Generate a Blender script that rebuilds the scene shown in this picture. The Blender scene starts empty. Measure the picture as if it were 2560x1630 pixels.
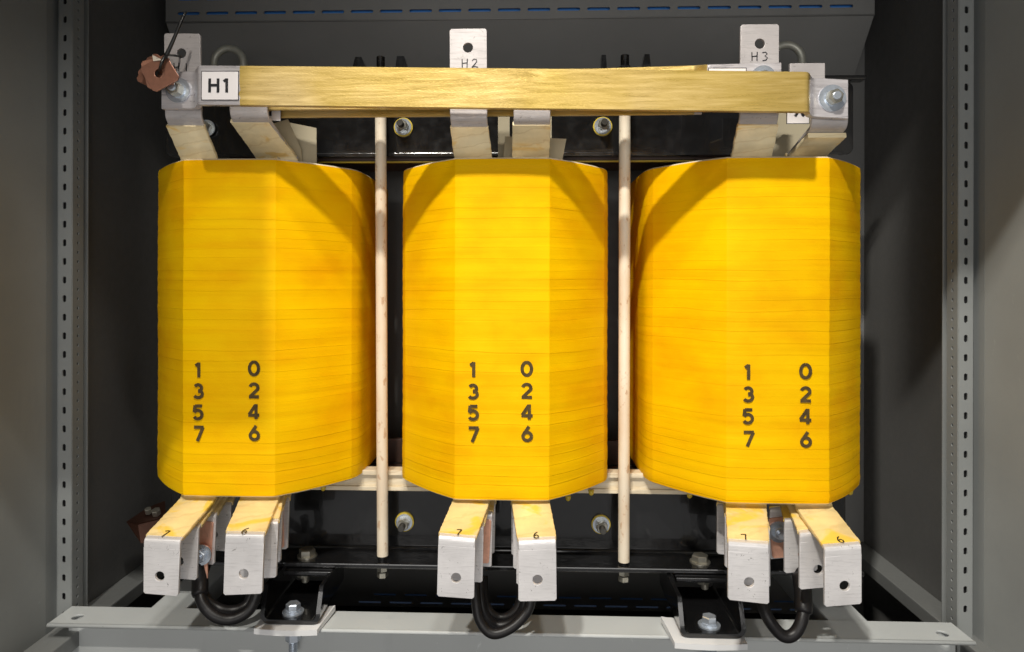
import bpy, math, random
from mathutils import Vector, Matrix
random.seed(7)
SC = bpy.context.scene
COL = SC.collection

# ------------------------------------------------------------------ camera
F = 1700.0                      # focal length in photo pixels (photo 2560 x 1630)
CX, CY = 1258.0, 700.0          # principal point
YAW = math.atan(1.987e-5 * F)   # turned slightly to the left
ROLL = 0.0021
cam = bpy.data.cameras.new("camera")
camo = bpy.data.objects.new("camera", cam)
COL.objects.link(camo)
cam.sensor_width = 36.0
cam.lens = F / 2560.0 * 36.0
cam.shift_x = (1280.0 - CX) / 2560.0
cam.shift_y = -(815.0 - CY) / 2560.0
cam.clip_start = 0.01
cam.clip_end = 50
camo.matrix_world = Matrix.Rotation(YAW, 4, 'Z') @ Matrix.Rotation(math.pi / 2, 4, 'X') @ Matrix.Rotation(ROLL, 4, 'Z')
SC.camera = camo

# ------------------------------------------------------------------ world and lamps
W = bpy.data.worlds.new("World")
SC.world = W
W.use_nodes = True
_wt = W.node_tree            # a dim hall: grey lit floor below, darker ceiling above
_tc = _wt.nodes.new('ShaderNodeTexCoord')
_sx = _wt.nodes.new('ShaderNodeSeparateXYZ')
_wt.links.new(_tc.outputs['Generated'], _sx.inputs[0])
_rp = _wt.nodes.new('ShaderNodeValToRGB')
_mr = _wt.nodes.new('ShaderNodeMapRange')
_mr.inputs['From Min'].default_value = -1
_wt.links.new(_sx.outputs[2], _mr.inputs['Value'])
_wt.links.new(_mr.outputs[0], _rp.inputs[0])
_e = _rp.color_ramp.elements
_e[0].position, _e[0].color = .44, (.36, .355, .35, 1)
_e[1].position, _e[1].color = .54, (.055, .056, .06, 1)
_wt.links.new(_rp.outputs[0], _wt.nodes['Background'].inputs[0])
_wt.nodes['Background'].inputs[1].default_value = 1.0
SC.view_settings.view_transform = 'Standard'
SC.view_settings.look = 'None'
SC.view_settings.exposure = 0.0
SC.view_settings.gamma = 1.0
SC.view_settings.use_curve_mapping = False


def area(name, loc, target, sx, sy, power, col=(1, .96, .88), spread=180):
    l = bpy.data.lights.new(name, 'AREA')
    l.shape = 'RECTANGLE'
    l.size = sx
    l.size_y = sy
    l.energy = power
    l.color = col
    l.spread = math.radians(spread)
    o = bpy.data.objects.new(name, l)
    COL.objects.link(o)
    o.location = loc
    o.rotation_euler = (Vector(target) - Vector(loc)).to_track_quat('-Z', 'Y').to_euler()
    return o


area("ceiling_lamp", (-.13, -.02, 1.24), (0, 1.0, -.30), .06, .035, 4.9, (1, .95, .86), 105)
area("ceiling_lamp", (-.55, -.75, 1.95), (.45, 1.1, -.3), .10, .06, 13, (1, .96, .88), 90)
area("ceiling_lamp", (.20, -.12, 1.85), (-.35, 1.0, -.4), .14, .1, 3, (1, .96, .9), 90)
area("front_fill", (0, -1.6, .0), (0, 1, -.15), 2.2, 1.0, 23, (1, .97, .93), 180)  # soft fill added in front to lift shaded parts, no real fixture

# ------------------------------------------------------------------ pixel -> world at world depth Y
_f = Vector((-math.sin(YAW), math.cos(YAW), 0))
_r0 = Vector((math.cos(YAW), math.sin(YAW), 0))
_u0 = Vector((0, 0, 1))
_r = _r0 * math.cos(ROLL) + _u0 * math.sin(ROLL)
_u = _u0 * math.cos(ROLL) - _r0 * math.sin(ROLL)


def P(x, y, Y):
    d = _f + _r * ((x - CX) / F) + _u * ((CY - y) / F)
    return d * (Y / d.y)


# ------------------------------------------------------------------ materials
def mat(name, base=(.5, .5, .5), rough=.5, metal=0.0, coat=0.0, spec=.5):
    m = bpy.data.materials.new(name)
    m.use_nodes = True
    b = m.node_tree.nodes['Principled BSDF']
    b.inputs['Base Color'].default_value = (*base, 1)
    b.inputs['Roughness'].default_value = rough
    b.inputs['Metallic'].default_value = metal
    b.inputs['Coat Weight'].default_value = coat
    b.inputs['Specular IOR Level'].default_value = spec
    return m, m.node_tree, b


def N(nt, typ, **kw):
    n = nt.nodes.new(typ)
    for k, v in kw.items():
        setattr(n, k, v)
    return n


def noise(nt, scale=(1, 1, 1), s=5, detail=4, rough=.55, coord='Object', dist=0.0, rot=(0, 0, 0)):
    tc = N(nt, 'ShaderNodeTexCoord')
    mp = N(nt, 'ShaderNodeMapping')
    mp.inputs['Scale'].default_value = scale
    mp.inputs['Rotation'].default_value = rot
    nt.links.new(tc.outputs[coord], mp.inputs[0])
    n = N(nt, 'ShaderNodeTexNoise')
    n.inputs['Scale'].default_value = s
    n.inputs['Detail'].default_value = detail
    n.inputs['Roughness'].default_value = rough
    n.inputs['Distortion'].default_value = dist
    nt.links.new(mp.outputs[0], n.inputs['Vector'])
    return n.outputs['Fac']


def ramp(nt, src, stops):
    r = N(nt, 'ShaderNodeValToRGB')
    e = r.color_ramp.elements
    while len(e) < len(stops):
        e.new(.5)
    for i, (p, c) in enumerate(stops):
        e[i].position = p
        e[i].color = (*c, 1) if len(c) == 3 else c
    nt.links.new(src, r.inputs[0])
    return r.outputs[0]


def g(v):
    return (v, v, v)


def mixc(nt, fac, a, b, mode='MIX'):
    m = N(nt, 'ShaderNodeMix', data_type='RGBA', blend_type=mode)
    for sock, val in ((m.inputs[0], fac), (m.inputs[6], a), (m.inputs[7], b)):
        if isinstance(val, (int, float)):
            sock.default_value = val
        elif isinstance(val, tuple):
            sock.default_value = (*val, 1)
        else:
            nt.links.new(val, sock)
    return m.outputs[2]


def math_(nt, op, a, b=0.0, c=None):
    m = N(nt, 'ShaderNodeMath', operation=op)
    for i, v in enumerate((a, b) if c is None else (a, b, c)):
        if isinstance(v, (int, float)):
            m.inputs[i].default_value = v
        else:
            nt.links.new(v, m.inputs[i])
    return m.outputs[0]


def bump(nt, b, h, strength=.3, dist=.001, chain=None):
    n = N(nt, 'ShaderNodeBump')
    n.inputs['Strength'].default_value = strength
    n.inputs['Distance'].default_value = dist
    nt.links.new(h, n.inputs['Height'])
    if chain is not None:
        nt.links.new(chain, n.inputs['Normal'])
    nt.links.new(n.outputs[0], b.inputs['Normal'])
    return n.outputs[0]


def L(nt, a, b):
    nt.links.new(a, b)


def grey_paint(name, base, rough=.45):
    m, nt, b = mat(name, base, rough)
    n1 = noise(nt, (1, 1, 1), 3, 3)
    c = ramp(nt, n1, [(.3, tuple(v * .88 for v in base)), (.7, tuple(v * 1.08 for v in base))])
    n3 = noise(nt, (1, 1, .15), 30, 4)
    c2 = mixc(nt, ramp(nt, n3, [(.62, g(0)), (.8, g(.25))]), c, tuple(v * .7 for v in base))
    L(nt, c2, b.inputs['Base Color'])
    sc = noise(nt, (1.4, 1.4, .5), 26, 6, .8, dist=2.5)
    c2 = mixc(nt, ramp(nt, sc, [(.655, g(0)), (.69, g(.35))]), c2, tuple(min(1, v * 1.5 + .03) for v in base))
    sd = noise(nt, (1, 1, 1), 210, 3, .7)
    c2 = mixc(nt, ramp(nt, sd, [(.70, g(0)), (.74, g(.45))]), c2, tuple(v * .45 for v in base))
    L(nt, c2, b.inputs['Base Color'])
    n2 = noise(nt, (1, 1, 1), 900, 2)
    n4 = noise(nt, (1, 1, 1), 60, 2)
    L(nt, ramp(nt, n4, [(.3, g(rough - .08)), (.7, g(rough + .1))]), b.inputs['Roughness'])
    bump(nt, b, n2, .25, .0003)
    return m


M_GREY = grey_paint('cabinet_paint', (.31, .32, .31), .42)
M_RAIL = grey_paint('rail_paint', (.52, .54, .535), .36)
M_GREYIN = grey_paint('shaded_inner_paint', (.118, .117, .113), .5)  # cabinet grey darkened, interior shade is put into the colour
M_SILL = grey_paint('shaded_sill_paint', (.19, .195, .19), .45)  # same grey lowered, the weaker light on the sills is in the colour
M_GALV = grey_paint('post_paint', (.26, .272, .268), .38)
M_BAFFLE = grey_paint('baffle_paint', (.20, .20, .195), .45)
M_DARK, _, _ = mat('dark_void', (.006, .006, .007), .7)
M_BLUE, _nt, _b = mat('blue_sheet', (.05, .22, .55), .5)  # colour of the bluish light seen through the vent slots
_tr = _nt.nodes.new('ShaderNodeBsdfTranslucent')
_tr.inputs[0].default_value = (.10, .24, .45, 1)
_ad = _nt.nodes.new('ShaderNodeAddShader')
_nt.links.new(_b.outputs[0], _ad.inputs[0])
_nt.links.new(_tr.outputs[0], _ad.inputs[1])
_nt.links.new(_ad.outputs[0], _nt.nodes['Material Output'].inputs[0])
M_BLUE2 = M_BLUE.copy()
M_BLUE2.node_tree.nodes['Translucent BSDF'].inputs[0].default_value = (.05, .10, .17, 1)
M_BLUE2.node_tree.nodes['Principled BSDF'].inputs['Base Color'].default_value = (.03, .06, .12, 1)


def coil_mat():
    m, nt, b = mat('yellow_tape', (.86, .53, .005), .5, spec=.05)
    tc = N(nt, 'ShaderNodeTexCoord')
    sp = N(nt, 'ShaderNodeSeparateXYZ')
    L(nt, tc.outputs['Object'], sp.inputs[0])
    wav = noise(nt, (1, 1, .55), 5.0, 3)
    wav2 = noise(nt, (.06, .06, 1.0), 30, 2)
    z = math_(nt, 'MULTIPLY_ADD', wav, .009, sp.outputs[2])
    z = math_(nt, 'MULTIPLY_ADD', wav2, .016, z)
    t = math_(nt, 'DIVIDE', z, .0152)
    fr = math_(nt, 'FRACT', t)
    # sharp lap edge then a slow ramp
    lap = ramp(nt, fr, [(0.0, g(0)), (.045, g(1)), (.14, g(.72)), (.55, g(.45)), (1.0, g(.0))])
    strength = noise(nt, (.12, .12, 2.4), 16, 2)
    low = N(nt, 'ShaderNodeMapRange')      # tighter, more visible laps towards the foot of the winding
    low.inputs['From Min'].default_value = .31
    low.inputs['From Max'].default_value = .21
    low.inputs['To Max'].default_value = .2
    L(nt, sp.outputs[2], low.inputs['Value'])
    strength = math_(nt, 'ADD', strength, low.outputs[0])
    lapm = math_(nt, 'MULTIPLY', lap, ramp(nt, strength, [(.40, g(.06)), (.66, g(1))]))
    fine = noise(nt, (12, 12, 420), 1.0, 4)
    weave = noise(nt, (1, 1, 1), 700, 2)
    blotch = noise(nt, (1, 1, 1.5), 9, 4)
    blot2 = noise(nt, (.35, .35, 7), 11, 3)
    c = ramp(nt, blotch, [(.30, (.77, .375, .0005)), (.5, (.83, .462, .0005)), (.66, (.86, .51, .001))])
    c = mixc(nt, ramp(nt, blot2, [(.48, g(0)), (.72, g(.3))]), c, (.72, .31, .0005))
    c = mixc(nt, ramp(nt, strength, [(.55, g(0)), (.85, g(.4))]), c, (.88, .56, .002))
    # darker hairline exactly on the lap edge
    line = ramp(nt, fr, [(0.0, g(.15)), (.04, g(.0)), (.955, g(0)), (1.0, g(.15))])
    line = math_(nt, 'MULTIPLY', line, ramp(nt, strength, [(.44, g(0)), (.62, g(1))]))
    c = mixc(nt, line, c, (.42, .2, .0))
    L(nt, c, b.inputs['Base Color'])
    L(nt, ramp(nt, blotch, [(.3, g(.58)), (.7, g(.42))]), b.inputs['Roughness'])
    n1 = bump(nt, b, lapm, .42, .0009)
    n2 = bump(nt, b, fine, .35, .0006, n1)
    bump(nt, b, weave, .18, .0003, n2)
    return m


M_COIL = coil_mat()


def wrap_mat(name='tape_wrap', stain=.5, cream=(.76, .62, .36), yel=(.80, .47, .03), lines=.24):
    m, nt, b = mat(name, cream, .5)
    s1 = noise(nt, (1.2, 1.2, 4), 11, 4, dist=.7, rot=(.3, .3, 0))
    s2 = noise(nt, (1, 1, 1), 24, 4)
    c = ramp(nt, s2, [(.3, tuple(v * .86 for v in cream)), (.7, tuple(min(1, v * 1.08) for v in cream))])
    c = mixc(nt, ramp(nt, s1, [(stain, g(0)), (stain + .06, g(.75)), (.8, g(.9))]), c, yel)
    w = N(nt, 'ShaderNodeTexWave', wave_type='BANDS', bands_direction='Z')
    tc = N(nt, 'ShaderNodeTexCoord')
    mp = N(nt, 'ShaderNodeMapping')
    mp.inputs['Rotation'].default_value = (.1, .13, 0)
    L(nt, tc.outputs['Object'], mp.inputs[0])
    L(nt, mp.outputs[0], w.inputs[0])
    w.inputs['Scale'].default_value = 26
    w.inputs['Distortion'].default_value = 1.6
    w.inputs['Detail'].default_value = 2
    w.inputs['Detail Scale'].default_value = 3
    ln = ramp(nt, w.outputs['Fac'], [(.0, g(1)), (.06, g(0)), (1, g(0))])
    c = mixc(nt, math_(nt, 'MULTIPLY', ln, lines), c, (.5, .32, .1))
    L(nt, c, b.inputs['Base Color'])
    n1 = bump(nt, b, w.outputs['Fac'], .35, .0012)
    s3 = noise(nt, (1, 1, 5), 60, 4)
    bump(nt, b, s3, .5, .0008, n1)
    return m


M_WRAP = wrap_mat('cream_tape', .56, (.88, .75, .48), (.82, .56, .18))
M_WRAPY = wrap_mat('varnished_tape', .53, (.85, .65, .30), (.88, .56, .03), .2)
M_PAPER, _, _ = mat('insulation_paper', (.42, .37, .26), .8)


def alu(name, base=(.66, .63, .64), rough=.36, metal=.55):
    m, nt, b = mat(name, base, rough, metal)
    n1 = noise(nt, (1, 1, 1), 14, 4)
    c = ramp(nt, n1, [(.3, tuple(v * .84 for v in base)), (.7, tuple(min(1, v * 1.1) for v in base))])
    sc = noise(nt, (9, 9, 90), 4, 5, .7, dist=.6, rot=(.0, .25, 0))
    c = mixc(nt, ramp(nt, sc, [(.5, g(0)), (.7, g(.55))]), c, tuple(v * .6 for v in base))
    sp = noise(nt, (1, 1, 1), 95, 5, .75, dist=1.5)
    c = mixc(nt, ramp(nt, sp, [(.635, g(0)), (.68, g(.85))]), c, (.09, .08, .07))
    L(nt, c, b.inputs['Base Color'])
    L(nt, ramp(nt, sc, [(.3, g(rough - .08)), (.7, g(rough + .16))]), b.inputs['Roughness'])
    bump(nt, b, sc, .35, .0005)
    return m


M_ALU = alu('aluminium', (.76, .735, .73), .36, .42)
M_ALU2 = alu('aluminium_tab', (.47, .44, .435), .45, .25)


def varnish_mat(name, end_x=None):
    m, nt, b = mat(name, (.6, .42, .14), .33, .45, .35)
    st = noise(nt, (4, 4, 60), 2.6, 6, .62, dist=1.0)
    big = noise(nt, (1, 1, 1.6), 8, 4)
    c = ramp(nt, st, [(.2, (.50, .34, .08)), (.45, (.57, .40, .12)), (.62, (.62, .45, .16)), (.85, (.68, .52, .22))])
    c = mixc(nt, ramp(nt, big, [(.42, g(0)), (.7, g(.55))]), c, (.52, .36, .06))
    big2 = noise(nt, (1, 1, 1), 5, 3)
    c = mixc(nt, ramp(nt, big2, [(.55, g(0)), (.72, g(.45))]), c, (.62, .48, .27))
    spk = noise(nt, (2, 2, 8), 60, 5, .75, dist=1)
    c = mixc(nt, ramp(nt, spk, [(.70, g(0)), (.75, g(.7))]), c, (.16, .10, .03))
    L(nt, ramp(nt, st, [(.3, g(.22)), (.7, g(.45))]), b.inputs['Roughness'])
    if end_x is not None:
        tc = N(nt, 'ShaderNodeTexCoord')
        sp = N(nt, 'ShaderNodeSeparateXYZ')
        L(nt, tc.outputs['Object'], sp.inputs[0])
        rag = noise(nt, (.3, 1, 1), 90, 3)
        x = math_(nt, 'MULTIPLY_ADD', rag, .008, sp.outputs[0])
        lo = math_(nt, 'LESS_THAN', x, end_x[0])
        hi = math_(nt, 'GREATER_THAN', x, end_x[1])
        bare = math_(nt, 'MAXIMUM', lo, hi)
        bn = ramp(nt, st, [(.3, (.5, .47, .48)), (.7, (.66, .63, .64))])
        c = mixc(nt, bare, c, bn)
    L(nt, c, b.inputs['Base Color'])
    n1 = bump(nt, b, st, .3, .0007)
    bump(nt, b, noise(nt, (1, 1, 4), 260, 3), .4, .0005, n1)
    return m


def black_paint():
    m, nt, b = mat('black_gloss', (.007, .007, .0075), .15, 0, .6)
    n = noise(nt, (1, 1, 1), 60, 4)
    L(nt, ramp(nt, n, [(.3, g(.12)), (.7, g(.26))]), b.inputs['Roughness'])
    n2 = noise(nt, (3, 3, 1), 22, 3, dist=.6)
    n1 = bump(nt, b, n2, .25, .002)
    bump(nt, b, noise(nt, (1, 1, 1), 420, 3), .15, .0005, n1)
    return m


M_BLACK = black_paint()


def zinc(name, base, rough=.25, metal=.9):
    m, nt, b = mat(name, base, rough, metal)
    n = noise(nt, (1, 1, 1), 160, 4)
    L(nt, ramp(nt, n, [(.3, tuple(v * .86 for v in base)), (.7, tuple(min(1, v * 1.06) for v in base))]), b.inputs['Base Color'])
    bump(nt, b, n, .08, .0003)
    return m


M_ZINC = zinc('zinc', (.66, .72, .80), .22, .7)
M_STEEL = zinc('steel', (.50, .48, .41), .28, .8)
M_STUD = zinc('dark_stud', (.10, .095, .085), .3, .7)
M_EYE = zinc('galvanised', (.46, .46, .40), .45, .4)
M_COPPER = zinc('copper', (.82, .44, .31), .38, .5)
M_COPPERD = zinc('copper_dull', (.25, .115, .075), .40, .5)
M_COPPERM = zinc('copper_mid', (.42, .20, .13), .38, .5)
M_CREAM = wrap_mat('fibre_cream', .72, (.72, .62, .45), (.6, .45, .2))


def rod_mat():
    m, nt, b = mat('fibre_tube', (.72, .62, .47), .45)
    n = noise(nt, (1, 1, .5), 18, 4)
    c = ramp(nt, n, [(.35, (.68, .55, .40)), (.65, (.78, .70, .56))])
    n2 = noise(nt, (1, 1, .6), 110, 3)
    c = mixc(nt, ramp(nt, n2, [(.60, g(0)), (.68, g(.6))]), c, (.45, .24, .10))
    L(nt, c, b.inputs['Base Color'])
    return m


M_ROD = rod_mat()
M_COPPERK = zinc('copper_shaded', (.10, .045, .03), .4, .6)  # copper tone lowered to paint in the shade around the earthing piece
M_YWASH, _, _ = mat('yellow_washer', (.55, .40, .03), .4)
M_BROWN, _, _ = mat('core_brown', (.045, .022, .014), .5)
M_WHITE, _, _ = mat('white_rubber', (.72, .72, .72), .45)
M_CABLE, _nt, _b = mat('cable_rubber', (.008, .007, .0075), .42, spec=.35)
bump(_nt, _b, noise(_nt, (1, 1, 1), 150, 3), .3, .0006)
M_INK, _, _ = mat('ink', (.01, .01, .012), .5)
M_NUM, _nt, _b = mat('printed_number', (.075, .05, .025), .85, spec=.05)
L(_nt, ramp(_nt, noise(_nt, (1, 1, 1), 120, 3), [(.3, (.06, .042, .02)), (.75, (.11, .075, .03))]), _b.inputs['Base Color'])
M_STICK, _, _ = mat('sticker', (.74, .70, .69), .45)
M_TIE, _, _ = mat('cable_tie', (.01, .01, .01), .35)


# ------------------------------------------------------------------ mesh building
class MB:
    def __init__(s):
        s.v = []
        s.f = []
        s.m = []
        s.sm = []

    def add(s, verts, faces, mi=0, smooth=False):
        o = len(s.v)
        s.v += [Vector(v) for v in verts]
        for f in faces:
            s.f.append(tuple(i + o for i in f))
            s.m.append(mi)
            s.sm.append(smooth)
        return s

    def box(s, a, b, mi=0, bev=0.0):
        x0, x1 = sorted((a[0], b[0]))
        y0, y1 = sorted((a[1], b[1]))
        z0, z1 = sorted((a[2], b[2]))
        e = min(bev, (x1 - x0) * .45, (y1 - y0) * .45, (z1 - z0) * .45)
        if e <= 0:
            v = [(x, y, z) for x in (x0, x1) for y in (y0, y1) for z in (z0, z1)]
            fs = [(0, 1, 3, 2), (4, 6, 7, 5), (0, 4, 5, 1), (2, 3, 7, 6), (0, 2, 6, 4), (1, 5, 7, 3)]
            return s.add(v, fs, mi)
        import bmesh
        bm = bmesh.new()
        bmesh.ops.create_cube(bm, size=1)
        for v in bm.verts:
            v.co = Vector(((x0 + x1) / 2 + v.co.x * (x1 - x0), (y0 + y1) / 2 + v.co.y * (y1 - y0), (z0 + z1) / 2 + v.co.z * (z1 - z0)))
        bmesh.ops.bevel(bm, geom=list(bm.edges), offset=e, segments=2, affect='EDGES', profile=.6)
        bm.verts.index_update()
        s.add([v.co.copy() for v in bm.verts], [[v.index for v in f.verts] for f in bm.faces], mi)
        bm.free()
        return s

    def cyl(s, p, q, r, n=24, mi=0, r2=None, cap=True, smooth=True, rot=0):
        p = Vector(p)
        q = Vector(q)
        d = (q - p).normalized()
        a = d.orthogonal().normalized() if abs(d.z) > .9 else d.cross(Vector((0, 0, 1))).normalized()
        b = d.cross(a)
        r2 = r if r2 is None else r2
        ring = lambda c, rr: [c + a * math.cos(rot + 2 * math.pi * i / n) * rr + b * math.sin(rot + 2 * math.pi * i / n) * rr for i in range(n)]
        v = ring(p, r) + ring(q, r2)
        s.add(v, [(i, (i + 1) % n, n + (i + 1) % n, n + i) for i in range(n)], mi, smooth)
        if cap:
            s.add(ring(p, r), [tuple(reversed(range(n)))], mi)
            s.add(ring(q, r2), [tuple(range(n))], mi)
        return s

    def hexn(s, p, q, r, mi=0, rot=0.3):
        p = Vector(p)
        q = Vector(q)
        m = q - (q - p).normalized() * r * .12
        s.cyl(p, m, r, 6, mi, smooth=False, rot=rot)
        s.cyl(m, q, r, 6, mi, r2=r * .86, smooth=False, rot=rot)
        return s

    def thread(s, p, q, r, mi=0, pitch=.0018):
        p = Vector(p)
        q = Vector(q)
        n = max(4, int((q - p).length / pitch))
        d = (q - p) / n
        for i in range(n):
            a = p + d * i
            s.cyl(a, a + d * .5, r * .88, 14, mi, r2=r, cap=False)
            s.cyl(a + d * .5, a + d, r, 14, mi, r2=r * .88, cap=False)
        s.cyl(q - d * .1, q, r * .88, 14, mi)
        return s

    def tube(s, pts, r, n=14, mi=0, closed=False, radii=None):
        pts = [Vector(p) for p in pts]
        rings = []
        prev = None
        N_ = len(pts)
        for i, p in enumerate(pts):
            a = pts[(i - 1) % N_] if (closed or i > 0) else pts[0]
            b = pts[(i + 1) % N_] if (closed or i < N_ - 1) else pts[-1]
            t = (b - a).normalized()
            if prev is None:
                u = t.orthogonal().normalized()
            else:
                u = (prev - t * prev.dot(t)).normalized()
            prev = u
            w = t.cross(u)
            rr = radii[i] if radii else r
            rings.append([p + u * math.cos(2 * math.pi * k / n) * rr + w * math.sin(2 * math.pi * k / n) * rr for k in range(n)])
        v = [x for rg in rings for x in rg]
        fs = []
        for i in range(N_ if closed else N_ - 1):
            j = (i + 1) % N_
            for k in range(n):
                fs.append((i * n + k, i * n + (k + 1) % n, j * n + (k + 1) % n, j * n + k))
        if not closed:
            fs.append(tuple(reversed(range(n))))
            fs.append(tuple((N_ - 1) * n + k for k in range(n)))
        s.add(v, fs, mi, True)
        return s

    def plate(s, outlines, thick, mtx, mi=0, bev=0.0):
        """flat sheet in the local XY plane with holes (even-odd), thickness along local Z, centred"""
        cu = bpy.data.curves.new('tmp', 'CURVE')
        cu.dimensions = '2D'
        cu.fill_mode = 'BOTH'
        cu.extrude = max(thick / 2 - bev, 0)
        cu.bevel_depth = bev
        cu.bevel_resolution = 1
        cu.offset = -bev
        for ol in outlines:
            sp = cu.splines.new('POLY')
            sp.points.add(len(ol) - 1)
            for i, (x, y) in enumerate(ol):
                sp.points[i].co = (x, y, 0, 1)
            sp.use_cyclic_u = True
        o = bpy.data.objects.new('tmp', cu)
        COL.objects.link(o)
        dg = bpy.context.evaluated_depsgraph_get()
        me = o.evaluated_get(dg).to_mesh()
        s.add([mtx @ v.co for v in me.vertices], [tuple(p.vertices) for p in me.polygons], mi)
        o.evaluated_get(dg).to_mesh_clear()
        bpy.data.objects.remove(o)
        bpy.data.curves.remove(cu)
        return s

    def text(s, txt, size, mtx, mi=0, bold=0.0, ext=.0002, align='CENTER'):
        cu = bpy.data.curves.new('tmp', 'FONT')
        cu.body = txt
        cu.size = size
        cu.extrude = ext
        cu.offset = bold
        cu.align_x = align
        cu.align_y = 'CENTER'
        o = bpy.data.objects.new('tmp', cu)
        COL.objects.link(o)
        dg = bpy.context.evaluated_depsgraph_get()
        me = o.evaluated_get(dg).to_mesh()
        s.add([mtx @ v.co for v in me.vertices], [tuple(p.vertices) for p in me.polygons], mi)
        o.evaluated_get(dg).to_mesh_clear()
        bpy.data.objects.remove(o)
        bpy.data.curves.remove(cu)
        return s

    def stroke(s, strokes, w, mtx, mi=0):
        """hand-drawn pen strokes in the local XY plane"""
        for st in strokes:
            pts = [Vector((x, y, 0)) for x, y in st]
            vs, fs = [], []
            for i, p in enumerate(pts):
                a = pts[max(i - 1, 0)]
                b = pts[min(i + 1, len(pts) - 1)]
                t = (b - a).normalized()
                nrm = Vector((-t.y, t.x, 0)) * w / 2
                vs += [mtx @ (p + nrm), mtx @ (p - nrm)]
                if i:
                    k = 2 * i
                    fs.append((k - 2, k - 1, k + 1, k))
            s.add(vs, fs, mi)
        return s

    def build(s, name, mats, parent=None, root=None):
        me = bpy.data.meshes.new(name)
        org = root.location if root is not None else Vector((0, 0, 0))
        me.from_pydata([v - org for v in s.v], [], s.f)
        for i, p in enumerate(me.polygons):
            p.material_index = s.m[i]
            p.use_smooth = s.sm[i]
        for m in (mats if isinstance(mats, (list, tuple)) else [mats]):
            me.materials.append(m)
        me.validate()
        me.update()
        o = bpy.data.objects.new(name, me)
        COL.objects.link(o)
        if parent is not None:
            o.parent = parent
        elif root is not None:
            o.location = org
        return o


def thing(name, label, cat, loc=(0, 0, 0), group=None):
    o = bpy.data.objects.new(name, None)
    COL.objects.link(o)
    o.empty_display_size = .02
    o.location = Vector(loc)
    o['label'] = label
    o['category'] = cat
    if group:
        o['group'] = group
    return o


def tag(o, label, cat=None, group=None):
    o['label'] = label
    if cat:
        o['category'] = cat
    if group:
        o['group'] = group
    return o


def frame(p, ex=(1, 0, 0), ey=(0, 0, 1)):
    ex = Vector(ex).normalized()
    ey = Vector(ey)
    ey = (ey - ex * ey.dot(ex)).normalized()
    ez = ex.cross(ey)
    m = Matrix.Identity(4)
    for i in range(3):
        m[i][0], m[i][1], m[i][2], m[i][3] = ex[i], ey[i], ez[i], p[i]
    return m


def circ(x, y, r, n=28, ry=None):
    ry = ry or r
    return [(x + r * math.cos(2 * math.pi * i / n), y + ry * math.sin(2 * math.pi * i / n)) for i in range(n)]


def rrect(x0, y0, x1, y1, r, n=4):
    pts = []
    for cx, cy, a0 in ((x1 - r, y0 + r, -90), (x1 - r, y1 - r, 0), (x0 + r, y1 - r, 90), (x0 + r, y0 + r, 180)):
        for k in range(n + 1):
            a = math.radians(a0 + 90 * k / n)
            pts.append((cx + r * math.cos(a), cy + r * math.sin(a)))
    return pts


def smooth_path(pts, sub=6):
    pts = [Vector(p) for p in pts]
    out = []
    for i in range(len(pts) - 1):
        p0 = pts[max(i - 1, 0)]
        p1 = pts[i]
        p2 = pts[i + 1]
        p3 = pts[min(i + 2, len(pts) - 1)]
        for k in range(sub):
            t = k / sub
            out.append(.5 * ((2 * p1) + (p2 - p0) * t + (2 * p0 - 5 * p1 + 4 * p2 - p3) * t * t + (3 * p1 - p0 - 3 * p2 + p3) * t ** 3))
    out.append(pts[-1])
    return out


# ================================================================== CABINET
S = 1.03
cab = thing('equipment_cabinet', 'grey sheet steel equipment cabinet open at the front around the transformer', 'cabinet', (-.03, 1.3, -.72))
XL, XR = -.757, .727            # inner faces of the side walls
YR = 1.49                       # rear wall
YP = 1.092                      # face of the slotted posts
ZT = .86
ZB = -.72

MB().box((XL - .003, YP + .03, ZB), (XL, YR, ZT)).build('side_panel', M_GREYIN, cab, cab)
MB().box((XR, YP + .03, ZB), (XR + .003, YR, ZT)).build('side_panel', M_GREYIN, cab, cab)
# rear panel with two rows of vent slots low down
outl = [[(XL, -.72), (XR, -.72), (XR, ZT), (XL, ZT)]]
for row, (yy, off) in enumerate(((1500, 0), (1520, -38))):
    z = P(1450, yy, YR - .01).z
    for k in range(15):
        xc = P(960 + off + k * 77.5, yy, YR - .01).x
        outl.append(rrect(xc - .0245, z - .0022, xc + .0245, z + .0022, .002, 2))
MB().plate(outl, .002, frame((0, YR, 0))).build('rear_panel', M_BAFFLE, cab, cab)
MB().box((XL, YR + .012, ZB), (XR, YR + .014, -.6)).build('blue_light_sheet', M_BLUE2, cab, cab)  # added sheet, its blue stands in for light from outside the slots
MB().box((XL - .02, .62, ZT), (XR + .02, YR, ZT + .003)).build('roof_panel', M_GREYIN, cab, cab)
hd = MB().box((XL - .02, .60, .80), (XR + .02, .62, ZT + .003), 0, .002)  # unseen header with gussets, added to cast the shadows on the side walls
hd.box((XL - .02, .60, .273), (-.42, .62, .80), 0, .001)
hd.box((.28, .60, .53), (XR + .02, .62, .80), 0, .001)
hd.build('shadow_header', M_GREY, cab, cab)

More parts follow.
